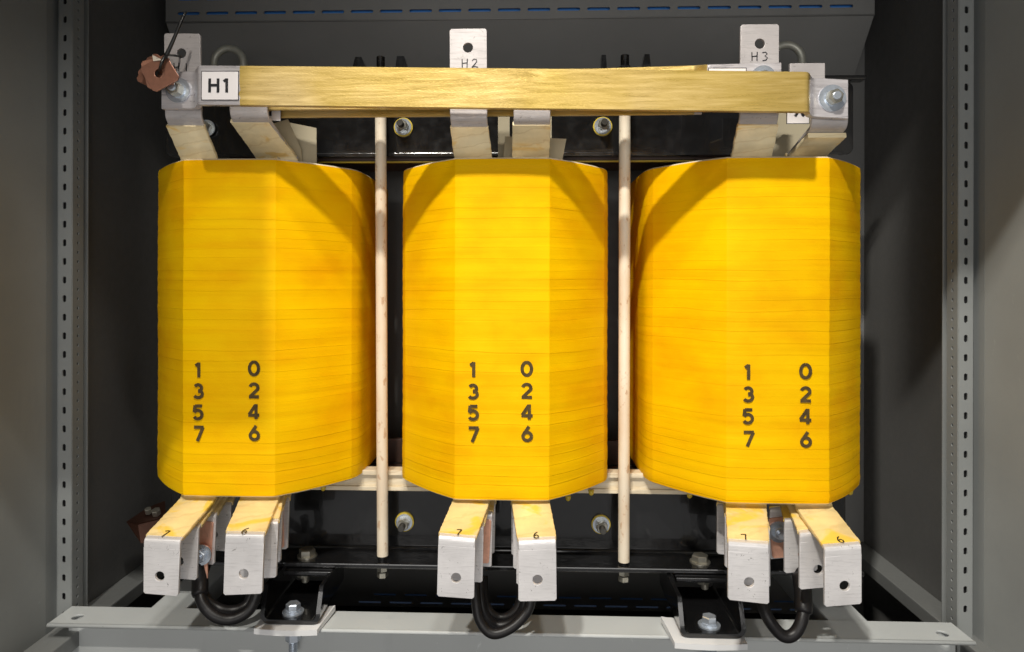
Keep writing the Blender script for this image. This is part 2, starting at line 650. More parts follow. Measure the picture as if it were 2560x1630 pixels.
# slotted corner posts
for sx in (-1, 1):
    if sx < 0:
        xa, xb = P(148, 700, YP).x, P(180, 700, YP).x
        xc, pitch, y0 = P(162, 700, YP).x, 46.5, 2.5
        xe = P(129, 700, YP).x
    else:
        xa, xb = P(2396, 700, YP).x, P(2431, 700, YP).x
        xc, pitch, y0 = P(2414, 700, YP).x, 48.3, 25
        xe = P(2448, 700, YP).x
    ol = [[(xa, ZB), (xb, ZB), (xb, ZT), (xa, ZT)]]
    small = []
    yy = y0 - 4 * pitch
    while yy < 1540:
        zc = P(162 if sx < 0 else 2414, yy, YP).z
        ol.append(rrect(xc - .0029, zc - .0058, xc + .0029, zc + .0058, .0027, 4))
        yy += pitch
    yy = y0 - 4 * pitch
    while yy < 1560:
        small.append(P(192 if sx < 0 else 2386, yy, YP + .012).z)
        yy += pitch / 2
    post = MB().plate(ol, .002, frame((0, YP, 0)))
    inner = xb if sx < 0 else xa
    outer = xa if sx < 0 else xb
    # outer recessed strip and its folded lip next to the side wall
    post.box((outer, YP + .001, ZB), (outer - .002 * -sx, YP + .016, ZT))
    post.box((outer, YP + .014, ZB), (xe, YP + .016, ZT))
    post.box((xe, YP - .012, ZB), (xe + .0015 * sx, YP + .016, ZT))
    # dark strip painting in the shade behind the slots, then the post's back
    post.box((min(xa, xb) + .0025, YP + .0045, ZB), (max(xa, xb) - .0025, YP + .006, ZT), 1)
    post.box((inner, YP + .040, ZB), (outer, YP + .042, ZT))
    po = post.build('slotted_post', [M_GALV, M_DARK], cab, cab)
    o2 = [[(0, ZB), (.0275, ZB), (.0275, ZT), (0, ZT)]]
    for zc in small:
        o2.append(circ(.0135, zc, .0026, 12, .0029))
    MB().plate(o2, .002, frame((inner, YP, 0), (0, 1, 0))).build('perforated_flange', M_GALV, po, cab)
    # side wall part in front of the post (door jamb)
    MB().box((xe, .60, ZB), (xe + .003 * sx, YP - .0125, ZT)).build('front_side_panel', M_GREY, cab, cab)

# side sills, floor, cross rails
zs = -.545 * S
MB().box((XL, .80, zs - .025), (XL + .045, YR, zs), 0, .002).build('side_sill', M_SILL, cab, cab)
MB().box((XR - .045, .80, zs - .025), (XR, YR, zs), 0, .002).build('side_sill', M_SILL, cab, cab)
MB().box((XL, .80, ZB - .003), (XR, YR, ZB)).build('floor_panel', M_DARK, cab, cab)
ZRAIL = -.52 * S
YF, YB = 1.0 * S, 1.055 * S
for xl, xr in ((372, 462), (2075, 2174)):
    a, b_ = P(xl, 1516, YB).x, P(xr, 1550, YB).x
    MB().box((a, YB + .002, ZRAIL - .04), (b_, YR, ZRAIL - .001), 0, .003).build('cross_rail', M_RAIL, cab, cab)
xa, xb = P(119, 1558, YF).x, P(2438, 1604, YF).x
fr_ = MB()
fl = [[(xa, YF), (xb, YF), (xb, YB), (xa, YB)]]
for hx, hy in ((196, 1536), (2354, 1581)):
    hc = P(hx, hy, YF + .024)
    fl.append(circ(hc.x, YF + .022, .0085, 24))
fr_.plate(fl, .003, frame((0, 0, ZRAIL), (1, 0, 0), (0, 1, 0)), 0, .0006)
fr_.tube([(xa, YF + .0005, ZRAIL - .0012), (xb, YF + .0005, ZRAIL - .0012)], .0032, 12)
fr_.box((P(171, 1600, YF + .032).x, YF + .032, ZB + .02), (P(2389, 1620, YF + .032).x, YF + .036, ZRAIL - .0016), 0, .001)
fr_.build('front_mounting_rail', M_RAIL, cab, cab)

# slotted air baffle at the top
YH = 1.34
bx0, bx1 = P(415, 0, YH).x, P(2186, 0, YH).x
zc = lambda x, y: P(x, y, YH).z
zlo = zc(1300, 47)
ol = [[(bx0, zlo), (bx1, zlo), (bx1, ZT), (bx0, ZT)]]
xcs = [472 + k * 71.5 + k * k * .12 for k in range(23)]
zsl = [P(x, 34 - (x - 460) * .0113, YH) for x in xcs]
zmean = sum(p.z for p in zsl) / len(zsl)
for p in zsl:
    ol.append(rrect(p.x - .0224, zmean - .0030, p.x + .0224, zmean + .0030, .0028, 3))
for p in zsl[::1]:
    ol.append(rrect(p.x - .0224, zmean + .026, p.x + .0224, zmean + .032, .0028, 3))
baf = MB().plate(ol, .002, frame((0, YH, 0)))
Y2 = 1.425
z2 = P(2138, 205, Y2).z
zk = zlo + .001
baf.add([(bx0, YH, zk), (bx1, YH, zk), (bx1 - .002, Y2, z2), (bx0 + .002, Y2, z2),
         (bx0, YH + .003, zk), (bx1, YH + .003, zk), (bx1 - .002, Y2 + .003, z2), (bx0 + .002, Y2 + .003, z2)],
        [(0, 1, 2, 3), (7, 6, 5, 4), (0, 4, 5, 1), (1, 5, 6, 2), (2, 6, 7, 3), (3, 7, 4, 0)])
baf.tube([(bx0, YH + .001, zk), (bx1, YH + .001, zk)], .0022, 10)
baf.build('slotted_air_baffle', M_BAFFLE, cab, cab)
MB().box((bx0, YH + .012, zlo + .008), (bx1, YH + .014, ZT - .002)).build('blue_light_sheet', M_BLUE, cab, cab)  # added sheet again, blue in place of light behind the baffle slots

# ================================================================== TRANSFORMER
tr = thing('transformer', 'black framed three phase transformer with three tall yellow taped coils', 'transformer', (-.03, 1.16, -.52))


def T(mb, name, mats, parent=None):
    return mb.build(name, mats, parent if parent is not None else tr, tr)


ZC0, ZC1 = P(1255, 1249, 1.0).z, P(1255, 397, 1.0).z
CXS = [P(572, 800, 1.0).x, P(1255, 800, 1.0).x, P(1945.5, 800, 1.0).x]


def coil_profile(hw=.0698, ex=0.0):
    half = [(0, -.0012), (.035, -.0010), (hw - .004, .0004), (hw, .0012), (hw + .005, .0052)]
    bx, by = .160 + ex, .095
    for k in range(1, 7):
        t = k / 7
        half.append((hw + .005 + (bx - hw - .005) * t, .0052 + (by - .0052) * t - math.sin(t * math.pi) * .0065))
    half += [(bx, by), (.1655 + ex, .106), (.1690 + ex, .121), (.1708 + ex, .142), (.1715 + ex, .170), (.1715 + ex, .21)]
    Yc = .23
    right = [(x, y) for x, y in half] + [(x, 2 * Yc - y) for x, y in reversed(half)]
    left = [(-x, y) for x, y in reversed(right)][1:-1]
    return right + left


PROFS = [coil_profile(.0698, .0), coil_profile(.0698, .0), coil_profile(.0738, .003)]


def earc(cx, cy, rx, ry, a0, a1, n=14):
    return [(cx + rx * math.cos(math.radians(a0 + (a1 - a0) * i / n)), cy + ry * math.sin(math.radians(a0 + (a1 - a0) * i / n))) for i in range(n + 1)]


BOLD = {   # centre lines of a plain geometric sans, cap height 1
    '0': [earc(0, 0, .31, .43, 90, 450, 32)],
    '1': [[(-.17, .28), (.06, .44), (.06, .43)], [(.06, .5), (.06, -.5)]],
    '2': [earc(0, .18, .27, .25, 165, -25, 14) + [(.2, .03), (-.28, -.43)], [(-.34, -.43), (.34, -.43)]],
    '3': [earc(-.02, .2, .24, .23, 150, -90, 14), earc(-.02, -.19, .29, .24, 90, -150, 14)],
    '4': [[(.14, .5), (.14, -.5)], [(.1, .44), (-.33, -.2)], [(-.38, -.24), (.36, -.24)]],
    '5': [[(.28, .43), (-.2, .43)], [(-.2, .47), (-.26, .02)], [(-.26, .0)] + earc(-.01, -.15, .29, .28, 130, -150, 18)],
    '6': [earc(0, -.16, .28, .27, 0, 360, 26), [(.12, .5), (-.24, -.02)]],
    '7': [[(-.33, .43), (.33, .43)], [(.29, .43), (-.1, -.5)]],
    'H': [[(-.3, .5), (-.3, -.5)], [(.3, .5), (.3, -.5)], [(-.3, .02), (.3, .02)]],
    'X': [[(-.33, .5), (.33, -.5)], [(.33, .5), (-.33, -.5)]],
}


def bold_glyph(mb, ch, h, w, mtx, mi=0, dx=0.0):
    for i, st in enumerate(BOLD[ch]):
        pts = [(x * h + dx, y * h * (1 - 0.0)) for x, y in st]
        mb.stroke([pts], w, mtx @ Matrix.Translation((0, 0, .00025 + .00006 * i)), mi)
DIG = [
    [('1', 495, 925), ('3', 496, 978), ('5', 495, 1031), ('7', 497, 1084), ('0', 635, 921), ('2', 635, 976), ('4', 635, 1029), ('6', 636, 1083)],
    [('1', 1182, 924), ('3', 1183, 979), ('5', 1183, 1032), ('7', 1184, 1086), ('0', 1317, 922), ('2', 1317, 977), ('4', 1318, 1030), ('6', 1318, 1085)],
    [('1', 1869, 930), ('3', 1871, 986), ('5', 1870, 1041), ('7', 1872, 1097), ('0', 2014, 928), ('2', 2014, 986), ('4', 2014, 1041), ('6', 2015, 1099)]]
LABC = ['left coil, its right flank turned to the post', 'middle coil between the two cream rods', 'right coil, its left flank turned to the rod']
coils = []
for ci, cx in enumerate(CXS):
    rnd = random.Random(ci + 3)
    mb = MB()
    PROF = PROFS[ci]
    n = len(PROF)
    rows = 90
    vs = []
    ph = [rnd.uniform(0, 6.28) for _ in range(8)]
    for r in range(rows + 1):
        t = r / rows
        z = ZC0 + (ZC1 - ZC0) * t
        # rounded ends, slight barrel, irregular laps
        e = min(t, 1 - t) * (ZC1 - ZC0)
        inset = .0006 * max(0, 1 - e / .004) ** 2
        lap = .00022 * math.sin(z * 410 + ph[0]) + .0002 * math.sin(z * 173 + ph[1]) + rnd.uniform(-.00014, .00014)
        for k, (x, y) in enumerate(PROF):
            a = math.atan2(y - .23, x)
            sc = 1 + (lap - inset + .0003 * math.sin(3 * a + z * 18 + ph[2])) / .17
            vs.append((cx + x * sc, 1.0 + .23 + (y - .23) * sc, z))
    fs = []
    for r in range(rows):
        for k in range(n):
            k2 = (k + 1) % n
            fs.append((r * n + k, r * n + k2, (r + 1) * n + k2, (r + 1) * n + k))
    mb.add(vs, fs, 0, True)
    # end rings of insulation paper
    for rr, zz, out in ((0, ZC0, -1), (rows, ZC1, 1)):
        ring = [Vector(v) for v in vs[rr * n:(rr + 1) * n]]
        c = Vector((cx, 1.23, zz))
        inn = [c + (v - c) * .70 + Vector((0, 0, -.0005 * out)) for v in ring]
        rim = [c + (v - c) * .985 + Vector((0, 0, .0024 * out)) for v in ring]
        deep = [v + Vector((0, 0, -.03 * out)) for v in inn]
        allv = ring + rim + inn + deep
        q = []
        for k in range(n):
            k2 = (k + 1) % n
            for b0 in (0, n, 2 * n):
                f = (b0 + k, b0 + k2, b0 + n + k2, b0 + n + k)
                q.append(f if out > 0 else f[::-1])
        mb.add(allv, q, 1)
    co = T(mb, 'coil', [M_COIL, M_CREAM])
    me = co.data
    creases = {3, 11, n - 3, n - 11}
    sh = me.attributes.new('sharp_edge', 'BOOLEAN', 'EDGE')
    for ed in me.edges:
        a_, b_ = ed.vertices
        if a_ < (rows + 1) * n and b_ < (rows + 1) * n and a_ % n == b_ % n and (a_ % n) in creases:
            sh.data[ed.index].value = True
        if min(a_, b_) >= 0 and max(a_, b_) < n:
            sh.data[ed.index].value = True
        if min(a_, b_) >= rows * n and max(a_, b_) < (rows + 1) * n:
            sh.data[ed.index].value = True
    co['label'] = LABC[ci]
    coils.append(co)
    for ch, px, py in DIG[ci]:
        p = P(px, py, .9981)
        nm = MB()
        bold_glyph(nm, ch, .0222, .0048, frame(p))
        T(nm, 'printed_number', M_NUM, co)


for ci, x, y in ((1, 1478, 1233, ), (1, 1420, 1247), (2, 1724, 1240), (2, 2125, 1232), (0, 808, 1222)):
    p = P(x, y - 8, 1.105)
    mb = MB().tube([p, p + Vector((0, 0, -.006)), p + Vector((0, 0, -.0075)), p + Vector((0, 0, -.009))], .003, 10, 0, False, [.005, .004, .003, .001])
    T(mb, 'varnish_drip', M_YWASH, coils[ci])

# ---------------------------------------------------------------- leads (flat bars)
def fillet(st, r=.35, n=5):
    """st: list of (Lvec, Rvec); rounds interior stations"""
    out = [st[0]]
    for i in range(1, len(st) - 1):
        (la, ra), (l, r_), (lb, rb) = st[i - 1], st[i], st[i + 1]
        d = min(r, .45 * (l - la).length, .45 * (lb - l).length)
        l0, l1 = l + (la - l).normalized() * d, l + (lb - l).normalized() * d
        r0, r1 = r_ + (ra - r_).normalized() * d, r_ + (rb - r_).normalized() * d
        for k in range(n + 1):
            t = k / n
            out.append((l0 * (1 - t) ** 2 + l * 2 * t * (1 - t) + l1 * t * t, r0 * (1 - t) ** 2 + r_ * 2 * t * (1 - t) + r1 * t * t))
    out.append(st[-1])
    return out


def strip(mb, st, thick, grow=0.0, mi=0, wob=0.0, rnd=random, sub=1):
    """flat bar along stations; thickness goes away from the viewer side, grow swells it all round"""
    if sub > 1:
        s2 = []
        for i in range(len(st) - 1):
            m = max(1, int((st[i + 1][0] - st[i][0]).length / .004))
            for k in range(m):
                t = k / m
                s2.append((st[i][0].lerp(st[i + 1][0], t), st[i][1].lerp(st[i + 1][1], t)))
        s2.append(st[-1])
        st = s2
    vs, fs = [], []
    for i, (l, r) in enumerate(st):
        a = st[max(i - 1, 0)]
        b = st[min(i + 1, len(st) - 1)]
        t = ((b[0] + b[1]) - (a[0] + a[1])).normalized()
        w = (r - l).normalized()
        nn = w.cross(t).normalized()
        if nn.y > 0 or (abs(nn.y) < .2 and nn.z < 0):
            nn = -nn
        gw = grow + rnd.uniform(-wob, wob)
        gn = grow + rnd.uniform(-wob, wob) * .5
        e = .0009
        l2, r2 = l - w * gw, r + w * gw
        f, bk = nn * gn, nn * (-thick - gn)
        vs += [l2 + w * e + f, r2 - w * e + f, r2 + f - nn * e, r2 + bk + nn * e, r2 - w * e + bk, l2 + w * e + bk, l2 + bk + nn * e, l2 + f - nn * e]
        if i:
            o = (i - 1) * 8
            for k in range(8):
                k2 = (k + 1) % 8
                fs.append((o + k, o + k2, o + 8 + k2, o + 8 + k))
    m = (len(st) - 1) * 8
    fs.append(tuple(range(7, -1, -1)))
    fs.append(tuple(m + k for k in range(8)))
    mb.add(vs, fs, mi, True)
    return mb


def finish_smooth(o, ang=35):
    me = o.data
    try:
        me.set_sharp_from_angle(angle=math.radians(ang))
    except Exception:
        pass
    return o


def lead(bar, wrap, hole=None, label=None, wmat=M_WRAP, amat=None, thick=.005, end=None, mark=None, hr=.0066, bolt=None):
    """bar/wrap: stations (xl, yl, xr, yr, Y).  end: (station_top, y_bottom) flat terminal plate with a hole"""
    st = [(P(a, b, Y), P(c, d, Y)) for a, b, c, d, Y in bar]
    mb = MB()
    if end:
        # last two stations form the flat plate
        (la, ra), (lb, rb) = st[-2], st[-1]
        w = (ra - la)
        d = (lb - la)
        cut = .012 / d.length
        lc, rc = la + d * cut, ra + (rb - ra) * cut
        strip(mb, fillet(st[:-1] + [(lc, rc)], .012), thick)
        ex = w.normalized()
        ey = -d.normalized()
        fm = frame(lb, ex, ey)
        inv = fm.inverted()
        pts = [inv @ p for p in (lb, rb, rc, lc)]
        hc = inv @ end
        q0, q1, q2, q3 = [(p.x, p.y) for p in pts]
        r_ = .0025
        ol = [(q0[0] + r_, q0[1]), (q1[0] - r_, q1[1]), (q1[0], q1[1] + r_), q2, q3, (q0[0], q0[1] + r_)]
        ezz = fm.to_3x3() @ Vector((0, 0, 1))
        off = -thick / 2 if ezz.y < 0 else thick / 2
        mb.plate([ol, circ(hc.x, hc.y, hr)], thick, fm @ Matrix.Translation((0, 0, off)), 0, .0006)
    else:
        strip(mb, fillet(st, .012), thick)
    o = finish_smooth(T(mb, 'terminal_bar', amat or (M_ALU2 if wmat is M_WRAP else M_ALU)))
    if label:
        o['label'] = label
    if wrap:
        ws = [(P(a, b, Y), P(c, d, Y)) for a, b, c, d, Y in wrap]
        wm = MB()
        strip(wm, fillet(ws, .012), thick, .0011, 0, .00045, random, 2)
        finish_smooth(T(wm, 'tape_wrap', wmat, o), 50)
    if mark:
        mk = MB()
        strokes, wdt, pm = mark
        mk.stroke(strokes, wdt, pm)
        T(mk, 'handwritten_mark', M_INK, o)
    return o


def arc(cx, cy, rx, ry, a0, a1, n=14):
    return [(cx + rx * math.cos(math.radians(a0 + (a1 - a0) * i / n)), cy + ry * math.sin(math.radians(a0 + (a1 - a0) * i / n))) for i in range(n + 1)]


def glyph(ch, s=1.0, dx=0.0, dy=0.0):
    G = {
        '7': [[(-.35, .42), (.0, .5), (.35, .48)], [(.35, .48), (.15, .1), (-.1, -.5)]],
        '6': [[(.22, .55), (-.1, .35), (-.28, 0.0), (-.25, -.3), (0, -.5), (.28, -.35), (.3, -.1), (.1, .08), (-.18, -.05)]],
        'H': [[(-.3, .5), (-.28, -.5)], [(.3, .52), (.27, -.5)], [(-.3, -.02), (.3, .06)]],
        '1': [[(0, .5), (.04, -.5)]],
        '2': [[(-.3, .3), (-.1, .5), (.2, .45), (.25, .2), (-.05, -.2), (-.35, -.5)], [(-.35, -.5), (.0, -.4), (.4, -.48)]],
        '3': [[(-.3, .45), (.1, .5), (.28, .3), (.0, .05), (.3, -.15), (.15, -.45), (-.3, -.5)]],
        '4': [[(-.2, .5), (-.3, -.02), (.25, .02)], [(.2, .5), (.15, -.5)]],
    }
    return [[(x * s + dx, y * s + dy) for x, y in st] for st in G[ch]]


# upper leads in the front row: H1, H2, H3
UP = [
    dict(top=(410, 83, 500, 84), b1=(410, 262), b2=(502, 263), bend=(412, 305, 503, 305), bot=(454, 398, 541, 398), hole=(453, 133), txt='H1', mp=(452, 168),
         lab='left front bar lettered H1 with dangling copper pieces'),
    dict(top=(1124, 72, 1217, 71), b1=(1124, 270), b2=(1217, 270), bend=(1125, 309, 1218, 309), bot=(1138, 396, 1228, 396), hole=(1170, 119), txt='H2', mp=(1173, 158),
         lab='middle front bar lettered H2'),
    dict(top=(1852, 61, 1948, 60), b1=(1852, 262), b2=(1948, 262), bend=(1850, 302, 1947, 302), bot=(1830, 396, 1927, 396), hole=(1900, 109), txt='H3', mp=(1898, 141),
         lab='right front bar lettered H3')]
for u in UP:
    x0, y0, x1, y1 = u['top']
    Yt, Yb = .978, 1.026
    bl = (u['bend'][0], u['bend'][1] - 12, u['bend'][2], u['bend'][3] - 12, Yt)
    bar = [(u['bot'][0] + 3, u['bot'][1] + 14, u['bot'][2] - 3, u['bot'][3] + 14, Yb + .004), (u['bot'][0] + 3, u['bot'][1], u['bot'][2] - 3, u['bot'][3], Yb), bl, (x0, y0, x1, y1, Yt)]
    b = u['bend']
    wr = [(u['bot'][0], u['bot'][1] + 14, u['bot'][2], u['bot'][3] + 14, Yb + .004), (u['bot'][0], u['bot'][1], u['bot'][2], u['bot'][3], Yb),
          (b[0] + (u['bot'][0] - b[0]) * .12, b[1] + 10, b[2] + (u['bot'][2] - b[2]) * .12, b[3] + 10, Yt + .008)]
    pm = frame(P(u['mp'][0], u['mp'][1], Yt - .0004))
    tx = u['txt']
    sz = .0125
    strokes = glyph(tx[0], sz, -.0065) + glyph(tx[1], sz * .95, .008)
    o = lead(bar, wr, label=u['lab'], end=P(u['hole'][0], u['hole'][1], Yt), mark=(strokes, .0015, pm), hr=.0071)

# upper leads in the second row
lead([(640, 398, 745, 398, 1.09), (636, 392, 735, 392, 1.085), (574, 292, 668, 292, .985), (572, 200, 666, 200, .985)],
     [(646, 400, 742, 402, 1.09), (640, 392, 737, 392, 1.085), (578, 305, 670, 305, .998)], label='second bar over the left coil, sloping right under the cross bar')
lead([(1283, 400, 1370, 400, 1.075), (1284, 390, 1370, 390, 1.07), (1284, 300, 1376, 300, .99), (1284, 200, 1376, 200, .99)],
     [(1282, 402, 1370, 402, 1.075), (1282, 390, 1371, 390, 1.07), (1283, 312, 1375, 312, .9995)], label='second bar over the middle coil')
lead([(1962, 404, 2048, 404, 1.085), (1966, 394, 2052, 394, 1.08), (2029, 318, 2121, 318, .972), (2029, 205, 2121, 205, .972)],
     [(1960, 404, 2048, 404, 1.085), (1964, 394, 2052, 394, 1.08), (2022, 334, 2113, 334, .988)], label='second bar over the right coil, bent outward')

# short raised tab of the third cross bar behind the right bracket
_a, _b2 = P(1975, 255, .992), P(2063, 157, .992)
T(MB().box((_a.x, .992, _a.z), (_b2.x, .998, _b2.z), 0, .0012), 'raised_tab', M_ALU2)['label'] = 'short bare tab rising behind the right end of the front bar'

# loose insulation paper behind the leads
for pts, lab in (([(672, 312, 1.06), (720, 298, 1.075), (752, 372, 1.10), (757, 420, 1.11), (700, 420, 1.09)], 'paper sheet leaning on the left second bar'),
                 ([(722, 306, 1.10), (791, 320, 1.11), (792, 425, 1.12), (735, 425, 1.11)], 'outer paper sheet at the left second bar'),
                 ([(1263, 341, 1.09), (1416, 347, 1.09), (1402, 420, 1.10), (1256, 420, 1.10)], 'wide paper sheet behind the middle second bar'),
                 ([(1245, 290, 1.11), (1274, 290, 1.11), (1274, 415, 1.12), (1245, 415, 1.12)], 'narrow paper strip left of the middle second bar'),
                 ([(1373, 285, 1.11), (1379, 285, 1.11), (1379, 415, 1.12), (1373, 415, 1.12)], 'thin paper edge right of the middle second bar'),
                 ([(1935, 270, 1.125), (2040, 270, 1.125), (2040, 420, 1.125), (1935, 420, 1.125)], 'grey paper sheet behind the right bars'),
                 ([(1957, 336, 1.11), (2012, 338, 1.11), (1990, 420, 1.11), (1925, 420, 1.11), (1930, 365, 1.11)], 'cream paper sheet between the right bars')):
    q = [P(*p) for p in pts]
    bk = [p + Vector((0, .0009, 0)) for p in q]
    n = len(q)
    m = MB().add(q + bk, [tuple(range(n)), tuple(range(2 * n - 1, n - 1, -1))] + [(i, n + i, n + (i + 1) % n, (i + 1) % n) for i in range(n)])
    T(m, 'insulation_paper', M_PAPER)['label'] = lab


# ---------------------------------------------------------------- cross bars (bus bars)
def zbar(pts, thick, mats, label):
    """pts: (x px, y top px, y bottom px, Y) along the bar seen from the front"""
    mb = MB()
    st = [(P(x, yb, Y), P(x, yt, Y)) for x, yt, yb, Y in pts]
    st = fillet(st, .006, 4)
    # subdivide and offset backwards
    vs, fs = [], []
    for i, (b, t) in enumerate(st):
        a = st[max(i - 1, 0)]
        c = st[min(i + 1, len(st) - 1)]
        tg = (c[0] - a[0]).normalized()
        up = (t - b).normalized()
        nb = tg.cross(up)
        if nb.y < 0:
            nb = -nb
        e = .0008
        vs += [b + up * e, t - up * e, t + nb * e, t + nb * (thick - e), t - up * e + nb * thick, b + up * e + nb * thick, b + nb * (thick - e), b + nb * e]
        if i:
            o = (i - 1) * 8
            for k in range(8):
                k2 = (k + 1) % 8
                fs.append((o + k, o + 8 + k, o + 8 + k2, o + k2))
    m = (len(st) - 1) * 8
    fs += [tuple(range(8)), tuple(m + k for k in range(7, -1, -1))]
    mb.add(vs, fs, 0, True)
    o = finish_smooth(T(mb, 'cross_bar', mats), 40)
    o['label'] = label
    return o


xA0 = P(597, 200, .92).x - tr.location.x
xA1 = P(2031, 200, .93).x - tr.location.x
M_VARA = varnish_mat('varnished_bar', (xA0 + .004, xA1 + .004))
M_VARB = varnish_mat('varnished_bar_rear', (-9, P(1768, 200, .97).x - tr.location.x))
barA = zbar([(404, 178, 272, .968), (486, 179, 272, .968), (494, 163, 262, .922), (1250, 170, 271, .922), (2022, 179, 280, .922), (2031, 194, 292, .960), (2120, 199, 297, .960)],
            .008, M_VARA, 'front varnished cross bar bearing the H1 sticker')
barB = zbar([(600, 176, 276, .998), (1480, 171, 268, 1.005), (1740, 163, 262, .985), (1766, 161, 258, .955), (1953, 156, 252, .955)],
            .006, M_VARB, 'rear cross bar rising to the H3 bar')
barC = zbar([(640, 196, 294, 1.02), (1500, 191, 288, 1.02), (1755, 190, 285, 1.03)], .006, M_VARB, 'lower rear cross bar hidden behind the front one')


def sticker(parent, x0, y0, x1, y1, Y, txt=None, size=.03, bold=.0012, extra=None, name='label_sticker', lab=None, shift=(0, 0)):
    m = MB()
    p0, p1 = P(x0, y1, Y), P(x1, y0, Y)
    c = (p0 + p1) / 2
    ex = (P(x1, y1, Y) - p0)
    fm = frame(c, ex)
    w, h = ex.length / 2, (p1.z - p0.z) / 2
    m.plate([rrect(-w, -h, w, h, .001, 2)], .0003, fm, 0)
    bw = .0009
    m.plate([[(-w, -h), (w, -h), (w, h), (-w, h)], [(-w + bw, -h + bw), (w - bw, -h + bw), (w - bw, h - bw), (-w + bw, h - bw)]], .0006, fm, 1)
    if txt:
        fmt = fm @ Matrix.Translation((shift[0], shift[1], .0002))
        for i, ch in enumerate(txt):
            bold_glyph(m, ch, size, size * .2, fmt, 1, (i - (len(txt) - 1) / 2) * size * .86)
    if extra:
        extra(m, fm)
    o = T(m, name, [M_STICK, M_INK], parent)
    if lab:
        o['label'] = lab
    return o


sticker(barA, 503, 177, 597, 251, .9212, 'H1', .0195, .0011, lab='square white sticker reading H1')
sticker(barC, 664, 240, 703, 303, 1.012, None, extra=lambda m, fm: m.box(P(673, 277, 1.011), P(679, 290, 1.0112), 1))
stp = sticker(barA, 1966, 268, 2024, 310, 1.005, 'X', .0195, .0012, lab='sticker half hidden below the front bar', shift=(.002, .0085))
sticker(barB, 1770, 169, 1866, 240, .9535)


# ---------------------------------------------------------------- terminal bolts
def term_bolt(x, y, Y, wr, hr, L0, parent, label, m=M_ZINC, d=Vector((0, -1, 0)), rot=.3):
    p = P(x, y, Y)
    mb = MB()
    mb.cyl(p, p + d * .0022, wr, 36, 0)
    mb.cyl(p + d * .0022, p + d * .0048, hr * 1.05, 28, 0)
    mb.hexn(p + d * .0048, p + d * (L0 * .8), hr, 1, rot)
    mb.thread(p + d * (L0 * .8), p + d * L0, hr * .52, 0)
    o = finish_smooth(T(mb, 'terminal_bolt', [m, M_STEEL], parent), 30)
    o['label'] = label
    return o


term_bolt(446, 226, .9675, .0180, .0108, .022, barA, 'zinc bolt beside the copper pieces')
term_bolt(2080, 246, .9602, .0186, .0105, .018, barA, 'zinc bolt at the right end of the front bar')
term_bolt(1908, 195, .954, .0170, .0100, .008, barB, 'bolt hidden behind the front bar at H3')

# ---------------------------------------------------------------- lower leads, four deep in each column
# front plates: (xl_top, xr_top) at the coil, (xl,xr) at the bend, y bend, (xl,xr) bottom, y bottom left/right, hole
LOW = [
    dict(t=(455, 540, 1243), b=(359, 450, 1347, 1352), e=(358, 445, 1484, 1491), h=(399, 1441), ch='7', m=(413, 1334), back=[0, 0, 0], lab='front terminal marked 7 of the left coil'),
    dict(t=(603, 696, 1244), b=(563, 660, 1336, 1338), e=(558, 655, 1488, 1485), h=(609, 1435), ch='6', m=(612, 1327), back=[0, -.014, -.022], lab='front terminal marked 6 of the left coil'),
    dict(t=(1134, 1224, 1250), b=(1096, 1188, 1340, 1348), e=(1092, 1185, 1491, 1498), h=(1140, 1445), ch='7', m=(1147, 1330), back=[.008, .018, .02], lab='front terminal marked 7 of the middle coil'),
    dict(t=(1280, 1372, 1251), b=(1296, 1390, 1354, 1350), e=(1296, 1392, 1504, 1502), h=(1344, 1450), ch='6', m=(1340, 1338), back=[-.0034, -.009, -.0127], lab='front terminal marked 6 of the middle coil'),
    dict(t=(1816, 1914, 1264), b=(1821, 1922, 1355, 1362), e=(1820, 1923, 1500, 1511), h=(1873, 1456), ch='7', m=(1862, 1342), back=[.02, .027, .03], lab='front terminal marked 7 of the right coil'),
    dict(t=(1990, 2078, 1265), b=(2062, 2154, 1370, 1362), e=(2062, 2155, 1518, 1510), h=(2112, 1465), ch='6', m=(2100, 1349), back=[-.012, -.012, -.015], lab='front terminal marked 6 of the right coil')]
DEPTH = [.91, .962, 1.017, 1.07]
rear_plates = {}
